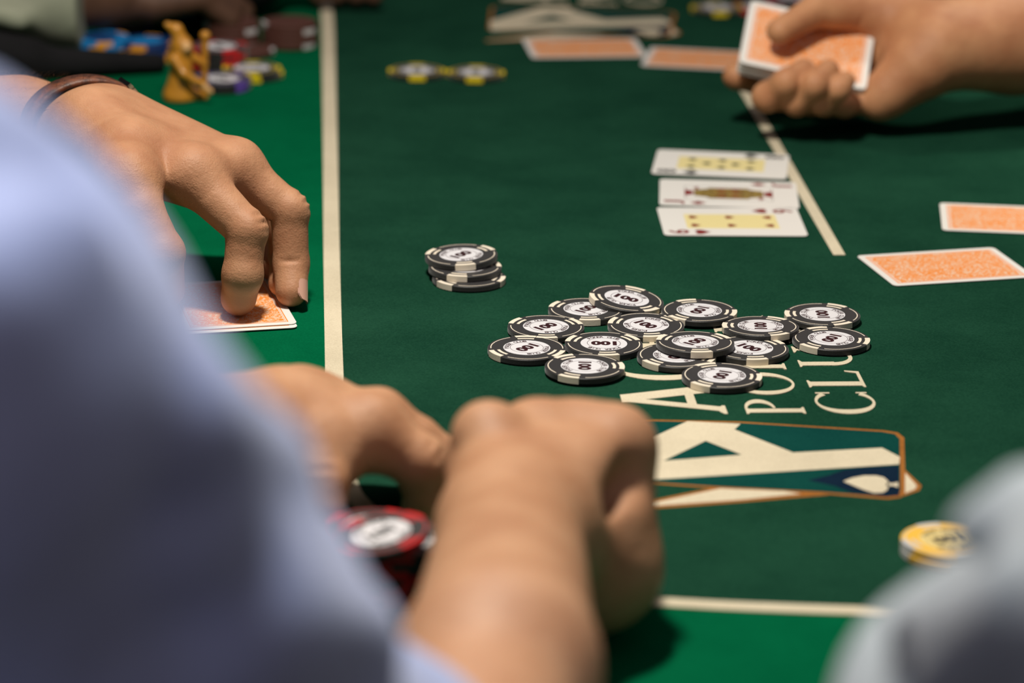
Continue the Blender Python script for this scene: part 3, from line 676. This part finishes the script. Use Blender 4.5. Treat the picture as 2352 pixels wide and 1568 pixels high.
# watch strap
sc = Q(197, 285, 1.760); axw = nrm(Q(235, 275, 1.75)-Q(40, 290, 1.81))
def strap(mats):
    ax = nrm(np.array([.42, -.90, .02])); u = nrm(np.array([0, 0, 1])-ax*ax[2]); v = np.cross(ax, u); V = []; Fc = []; n = 48
    for i in range(n):
        th = 2*PI*i/n; rad = (1/math.sqrt((math.cos(th)/.0250)**2+(math.sin(th)/.0345)**2))
        d = u*math.cos(th)+v*math.sin(th)
        for (w_, h_) in ((-.0085, 0), (-.0078, .0026), (.0078, .0026), (.0085, 0)): V.append(sc+d*(rad+h_)+ax*w_-O1)
    for i in range(n):
        for j in range(4): Fc.append((i*4+j, ((i+1) % n)*4+j, ((i+1) % n)*4+(j+1) % 4, i*4+(j+1) % 4))
    o = link('leather_strap', V, Fc, m_strap, p1)
    mb = MB(); th = R(-52); 
    for s in (1,):
        d = u*math.cos(th)+v*math.sin(th); rad = 1/math.sqrt((math.cos(th)/.0250)**2+(math.sin(th)/.0345)**2); tt = nrm(np.cross(ax, d)); c = sc+d*(rad+.003)-O1
        for q1, q2, q3, q4 in ((-.0035, -.0025, -.009, .009), (.0025, .0035, -.009, .009), (-.0035, .0035, -.009, -.0078), (-.0035, .0035, .0078, .009), (-.0005, .0005, -.009, .009)):
            P = [c+tt*a_+ax*b_+d*e_ for e_ in (-.0012, .0012) for a_, b_ in ((q1, q3), (q2, q3), (q2, q4), (q1, q4))]
            mb.add(P, [(0, 3, 2, 1), (4, 5, 6, 7), (0, 1, 5, 4), (1, 2, 6, 5), (2, 3, 7, 6), (3, 0, 4, 7)])
    link('buckle', mb.V, mb.F, m_steel, o, smooth=False)
strap(None)
# hair on the forearm
mb = MB()
for i in range(420):
    t = rng.uniform(0, 1); a = Q(-60, 285, 1.82); b = Q(215, 275, 1.745); c = a+(b-a)*t; ax = nrm(b-a); u = nrm(np.array([0, 0, 1])-ax*ax[2]); v = np.cross(ax, u)
    th = rng.uniform(-1.5, 1.5); rad = .034-.009*t; d = u*math.cos(th)+v*math.sin(th); p = c+d*(rad*.93)-O1; l = rng.uniform(.006, .012)
    e = nrm(ax*.8+d*.45+v*rng.uniform(-.5, .5)); q1 = p+e*l*.5; q2 = q1+nrm(e+ax*.5-d*.35)*l*.5; wv = nrm(np.cross(e, d))*.00007
    mb.add([p-wv, p+wv, q1+wv*.8, q1-wv*.8, q2], [(0, 1, 2, 3), (3, 2, 4)])
o = link('arm_hair', mb.V, mb.F, m_hair, p1); o['kind'] = 'stuff'
# black sleeve pushed up at the elbow end
fd = Field(Q(-420, 330, 1.93)-.09, Q(-120, 300, 1.86)+.09, .003); A = fd.A
fd.cone(A, Q(-390, 335, 1.93), Q(-180, 310, 1.865), .055, .046, .01); V, q = fd.mesh(A); link_np('sleeve', V, q, m_black, p1, O1)
# ================================================================== FOREGROUND PLAYER in the blue shirt
o2 = np.array([-.12, .62, 0]); p2 = thing('person', 'foreground player in a blue shirt handling red chips', 'person', (o2[0], o2[1], 0)); O2 = np.array([o2[0], o2[1], 0])
W2 = Q(1160, 1215, 1.19); W2b = Q(1195, 1235, 1.195)
palm = [
 (Q(980, 2050, .86), Q(1130, 1568, 1.00), .042, .0305, .02), (Q(1130, 1568, 1.00), W2, .0305, .0240, .02), (Q(1160, 1500, 1.01), W2b, .028, .0235, .02),
 (W2, Q(1125, 1012, 1.245), .023, .0115, .014), (W2, Q(1225, 1005, 1.262), .023, .0135, .012), (W2b, Q(1320, 1008, 1.268), .023, .0135, .012), (W2b, Q(1415, 1025, 1.262), .024, .0130, .012),
 (W2b, Q(1375, 1290, 1.240), .022, .0230, .016), (Q(1375, 1290, 1.240), Q(1418, 1120, 1.255), .023, .0140, .020),
 (Q(1230, 1180, 1.23), Q(1330, 1150, 1.24), .024, .024, .016)]
fingers = [
 ([Q(1125, 1012, 1.245), Q(1110, 1080, 1.292), Q(1150, 1200, 1.275), Q(1200, 1195, 1.25)], [.0135, .0105, .0095, .0085]),
 ([Q(1225, 1005, 1.262), Q(1225, 1090, 1.312), Q(1250, 1230, 1.290), Q(1280, 1240, 1.265)], [.0135, .0108, .0098, .0088]),
 ([Q(1320, 1008, 1.268), Q(1345, 1085, 1.315), Q(1350, 1240, 1.290), Q(1345, 1270, 1.262)], [.0135, .0105, .0095, .0085]),
 ([Q(1415, 1025, 1.262), Q(1432, 1120, 1.290), Q(1405, 1240, 1.272), Q(1375, 1270, 1.245)], [.0130, .0098, .0090, .0082]),
 ([Q(1110, 1130, 1.225), Q(1085, 1060, 1.255), Q(1120, 1080, 1.285), Q(1180, 1130, 1.300)], [.0150, .0120, .0115, .0100])]
def ex2(fd, A):
    for (x, y, Y, r) in ((1112, 990, 1.245, .0095), (1225, 1010, 1.262, .0110), (1290, 1012, 1.266, .0115), (1370, 1010, 1.268, .0115), (1425, 1010, 1.262, .0105)): fd.ell(A, Q(x, y, Y), (r, r, r), .014)
    fd.ell(A, Q(1365, 1325, 1.230), (.020, .022, .020), .014); fd.cone(A, Q(1312, 1200, 1.214), Q(1440, 1095, 1.236), .004, .003, .020, cut=True)
hand('right_arm', p2, O2, palm, fingers, m_skin2, .0018, pad=.05, extra=ex2, nails=False)
tI = Q(966, 1198, 1.342)
W3 = Q(665, 990, 1.345); W3b = Q(690, 970, 1.375)
palm = [
 (np.array([-.29, 1.07, .10]), Q(150, 1130, 1.20), .045, .040, .02), (Q(150, 1130, 1.20), W3, .040, .0230, .02), (Q(250, 1080, 1.25), W3b, .036, .0225, .02),
 (W3, Q(840, 990, 1.338), .022, .0150, .014), (W3b, Q(860, 972, 1.362), .022, .0140, .012), (W3b, Q(850, 985, 1.385), .021, .0135, .012), (W3b, Q(830, 1000, 1.405), .019, .0125, .012),
 (W3, Q(740, 1040, 1.325), .022, .018, .014)]
fingers = [
 ([Q(850, 990, 1.338), Q(962, 1062, 1.336), Q(982, 1138, 1.340), tI], [.0150, .0122, .0108, .0098]),
 ([Q(870, 972, 1.362), Q(955, 1010, 1.362), Q(1035, 1068, 1.362), Q(1040, 1150, 1.358), Q(1010, 1195, 1.352)], [.0138, .0110, .0105, .0092, .0085]),
 ([Q(855, 985, 1.385), Q(1010, 1060, 1.388), Q(1040, 1140, 1.38), Q(1015, 1185, 1.372)], [.0130, .0100, .0090, .0080]),
 ([Q(835, 1000, 1.405), Q(960, 1050, 1.408), Q(1000, 1110, 1.402), Q(985, 1150, 1.395)], [.0120, .0090, .0080, .0072]),
 ([Q(730, 1040, 1.325), Q(735, 1110, 1.305), Q(733, 1160, 1.30), Q(735, 1215, 1.31)], [.0180, .0120, .0112, .0095])]
def ex3(fd, A):
    fd.ell(A, Q(852, 955, 1.340), (.010, .010, .009), .007); fd.ell(A, Q(872, 945, 1.362), (.009, .009, .0085), .006)
hand('left_arm', p2, O2, palm, fingers, m_skin2, .0018, pad=.05, extra=ex3, nails=False)
# shirt: sleeve over the upper arm, shoulder and chest
fd = Field((-.62, .12, .02), (.06, 1.18, .62), .005); A = fd.A
fd.cone(A, (-.262, 1.09, .10), (-.36, .92, .13), .052, .062, .02); fd.cone(A, (-.36, .92, .13), (-.37, .46, .24), .062, .085, .04)
for c_ in (((-300, 800, .62), (-190, 915, .66), .062, .060), ((-190, 915, .66), (110, 1385, .71), .060, .057), ((110, 1385, .71), (450, 1705, .80), .057, .054), ((450, 1705, .80), (800, 1860, .87), .054, .053)): fd.cone(A, Q(*c_[0]), Q(*c_[1]), c_[2], c_[3], .02)
fd.cone(A, np.array([-.33, .42, .02]), np.array([-.27, .46, .16]), .14, .09, .08); fd.cone(A, np.array([-.36, .40, .26]), np.array([-.34, .44, .0]), .12, .14, .08)
folds = [((-80, 530, .58), (190, 350, .60), .013, -1), ((-60, 640, .58), (120, 520, .60), .008, 1), ((400, 1060, .64), (720, 1150, .71), .010, -1), ((430, 1320, .68), (840, 1350, .77), .009, -1),
 ((430, 960, .64), (620, 1040, .69), .009, 1), ((420, 1215, .67), (700, 1250, .74), .010, 1), ((580, 1430, .74), (820, 1440, .80), .010, 1)]
def project_to(A, fd, p, lift):   # slide a point along the line of sight to the sleeve's surface
    d = p-np.array([0, 0, HC]); L = np.linalg.norm(d); d = d/L
    for k in range(400):
        q = np.array([0, 0, HC])+d*(.35+k*.002); i = np.round((q-fd.lo)/fd.vox).astype(int)
        if np.all(i >= 0) and np.all(i < fd.n) and A[tuple(i)] < 0: return q+d*lift
    return p
B0 = A.copy()
for a, b, r, s in folds:
    a_, b_ = project_to(B0, fd, Q(*a), r*.55 if s > 0 else -r*.15), project_to(B0, fd, Q(*b), r*.55 if s > 0 else -r*.15)
    fd.cone(A, a_, b_, r, r*.8, .026, cut=(s < 0))
V, q = fd.mesh(A); link_np('shirt', V, q, m_blue, p2, O2)
# ================================================================== PLAYER at the lower right in grey
o3 = np.array([.22, .62, 0]); p3 = thing('person', 'player at the lower right corner in a grey long sleeve', 'person', (o3[0], o3[1], 0)); O3 = o3.copy()
fd = Field((.06, .30, .0), (.46, 1.02, .50), .004); A = fd.A
fd.cone(A, Q(2320, 1680, .78), Q(2650, 1525, .74), .044, .048, .02); fd.cone(A, Q(2650, 1525, .74), Q(3150, 1300, .62), .048, .062, .02); fd.cone(A, Q(2320, 1680, .78), Q(2450, 2250, .74), .044, .044, .02)
B0 = A.copy()
for a, b, r, s in [((1985, 1490, .75), (2075, 1350, .77), .0060, -1), ((2075, 1350, .77), (2200, 1285, .76), .0060, -1), ((2200, 1285, .76), (2352, 1262, .74), .0055, -1), ((2110, 1450, .74), (2352, 1330, .72), .008, 1), ((2040, 1568, .75), (2110, 1480, .74), .004, -1), ((2180, 1568, .74), (2352, 1430, .71), .008, 1), ((2230, 1210, .76), (2352, 1120, .74), .006, 1)]:
    a_, b_ = project_to(B0, fd, Q(*a), r*.45 if s > 0 else -r*.15), project_to(B0, fd, Q(*b), r*.45 if s > 0 else -r*.15)
    fd.cone(A, a_, b_, r, r, .012, cut=(s < 0))
V, q = fd.mesh(A); link_np('sleeve', V, q, m_grey, p3, O3)
fd = Field((.10, .60, -.02), (.50, 1.20, .30), .004)
# ================================================================== DEALER
o4 = np.array([.62, 2.2, 0]); p4 = thing('person', 'dealer at the upper right holding the deck in one hand', 'person', (o4[0], o4[1], 0)); O4 = o4.copy()
W4 = Q(2150, 95, 2.135)
palm = [
 (Q(2950, 20, 2.30), Q(2330, 85, 2.16), .045, .034, .02), (Q(2330, 85, 2.16), W4, .034, .026, .02), (Q(2330, 100, 2.14), Q(2150, 128, 2.115), .030, .022, .02),
 (W4, Q(2040, 40, 2.160), .025, .019, .014), (Q(2150, 120, 2.12), Q(2040, 212, 2.11), .022, .016, .014), (Q(2150, 110, 2.13), Q(1960, 160, 2.165), .022, .014, .012),
 (Q(2100, 165, 2.11), Q(2015, 236, 2.105), .018, .011, .012)]
fingers = [
 ([Q(1960, 150, 2.175), Q(1830, 150, 2.185), Q(1735, 182, 2.160), Q(1690, 176, 2.130)], [.0120, .0105, .0098, .0092]),
 ([Q(1975, 190, 2.16), Q(1860, 222, 2.125), Q(1764, 222, 2.088), Q(1805, 190, 2.080), Q(1846, 162, 2.092)], [.0120, .0105, .0098, .0090, .0082]),
 ([Q(1985, 205, 2.15), Q(1900, 235, 2.12), Q(1832, 232, 2.085), Q(1872, 195, 2.076), Q(1902, 162, 2.090)], [.0115, .0100, .0092, .0086, .0078]),
 ([Q(2000, 215, 2.13), Q(1940, 240, 2.10), Q(1892, 235, 2.085), Q(1925, 205, 2.078), Q(1942, 186, 2.086)], [.0110, .0090, .0082, .0075, .0068]),
 ([Q(2060, 45, 2.155), Q(1960, 25, 2.150), Q(1868, 28, 2.135), Q(1790, 72, 2.112)], [.0190, .0140, .0110, .0090])]
hand('left_arm', p4, O4, palm, fingers, m_skin3, .0016, pad=.05, kp=.007, nails=False)
s0 = Q(2760, 30, 2.26)
fd = Field((.42, 2.1, .0), (1.25, 3.05, .55), .006); A = fd.A
fd.cone(A, s0, (.74, 2.42, .12), .046, .058, .02); fd.cone(A, (.74, 2.42, .12), (1.02, 2.80, .34), .060, .085, .03)
fd.cone(A, (.60, 2.30, .13), (.66, 2.38, .16), .010, .012, .02); V, q = fd.mesh(A); link_np('sleeve', V, q, m_black, p4, O4)
# ================================================================== FAR LEFT PLAYERS, barely in the frame
o5 = G(60, 150)*np.array([1, 1, 0]); p5 = thing('person', 'player at the top left corner resting a sage green sleeve on the felt', 'person', (o5[0], o5[1], 0)); O5 = o5.copy()
def vec(x, y, z): return np.array([x, y, z], float)
fd = Field(o5+vec(-.34, -.10, -.004), o5+vec(.12, .22, .16), .004); A = fd.A; e5 = G(150, 150)
fd.cone(A, o5+vec(-.26, .08, .06), e5+vec(0, .01, .045), .050, .036, .02)
fd.cone(A, o5+vec(-.10, -.02, .07), e5+vec(-.03, -.03, .04), .012, .007, .02); fd.cone(A, o5+vec(-.12, -.02, .05), e5+vec(-.03, -.025, .065), .008, .008, .015, cut=True)
fd.plane_cut(A, e5+vec(.012, 0, 0), (1, 0, 0)); fd.plane_cut(A, o5, (0, 0, -1)); V, q = fd.mesh(A); link_np('sleeve', V, q, m_sage, p5, O5)
a5 = e5+vec(-.01, .03, .042)
hand('hand', p5, O5, [(a5, a5+vec(.07, .05, -.006), .024, .020, .01)], [([a5+vec(.07, .05+dy, -.008), a5+vec(.105, .06+dy, -.004), a5+vec(.125, .065+dy, -.022)], [.012, .0095, .008]) for dy in (-.024, -.008, .008, .024)], m_bsk, .002, nails=False)
# black sleeve of the left player's other arm, lying along the felt
fd = Field(vec(-.75, 2.20, -.004), vec(-.20, 2.60, .14), .004); A = fd.A; a6 = G(60, 178); b6 = G(360, 165)
fd.cone(A, a6+vec(-.22, .02, .03), a6+vec(0, 0, .014), .035, .016, .01); fd.cone(A, a6+vec(0, 0, .010), b6+vec(0, 0, .006), .014, .008, .01)
fd.plane_cut(A, o5, (0, 0, -1)); V, q = fd.mesh(A); link_np('sleeve', V, q, m_black, p1, O1)
fd = Field(vec(-.46, 2.34, -.004), vec(-.05, 3.0, .22), .005); A = fd.A
o6 = G(420, 40)*np.array([1, 1, 0]); p6 = thing('person', 'player at the top edge in black with a brown hand by the cream line', 'person', (o6[0], o6[1], 0)); O6 = o6.copy()
c6 = G(560, 55); d6 = G(330, 60)
fd.cone(A, d6+vec(-.06, .26, .09), c6+vec(0, .03, .035), .06, .032, .02); fd.cone(A, d6+vec(-.10, .26, .09), d6+vec(.05, .05, .035), .06, .034, .02)
fd.plane_cut(A, o6, (0, 0, -1)); V, q = fd.mesh(A); link_np('sleeve', V, q, m_black, p6, O6)
h6 = G(700, 35)+vec(0, .03, .035)
hand('hand', p6, O6, [(c6+vec(-.01, .035, .036), h6, .024, .019, .01)], [([h6+vec(dx, 0, 0), h6+vec(dx+.025, -.006, -.004), h6+vec(dx+.04, -.012, -.022)], [.012, .0095, .008]) for dx in (-.03, -.015, .0, .014)], m_bsk, .002, nails=False)
fd = Field(vec(-.56, 2.30, -.004), vec(-.22, 2.9, .2), .005); A = fd.A; c7 = G(255, 75)
o7 = c7*np.array([1, 1, 0]); p7 = thing('person', 'player whose olive brown sleeve shows right of the sage sleeve', 'person', (o7[0], o7[1], 0)); O7 = o7.copy()
fd.cone(A, c7+vec(-.08, .22, .09), c7+vec(0, .02, .04), .05, .034, .02); fd.plane_cut(A, o7, (0, 0, -1)); V, q = fd.mesh(A); link_np('sleeve', V, q, m_olive, p7, O7)
hand('hand', p7, O7, [(c7+vec(0, .02, .035), c7+vec(.05, .03, .03), .022, .018, .01)], [([c7+vec(.05, .03+dy, .03), c7+vec(.08, .03+dy, .028), c7+vec(.10, .03+dy, .01)], [.011, .009, .0075]) for dy in (-.02, -.005, .01, .024)], m_bsk, .002, nails=False)
bpy.context.view_layer.update()
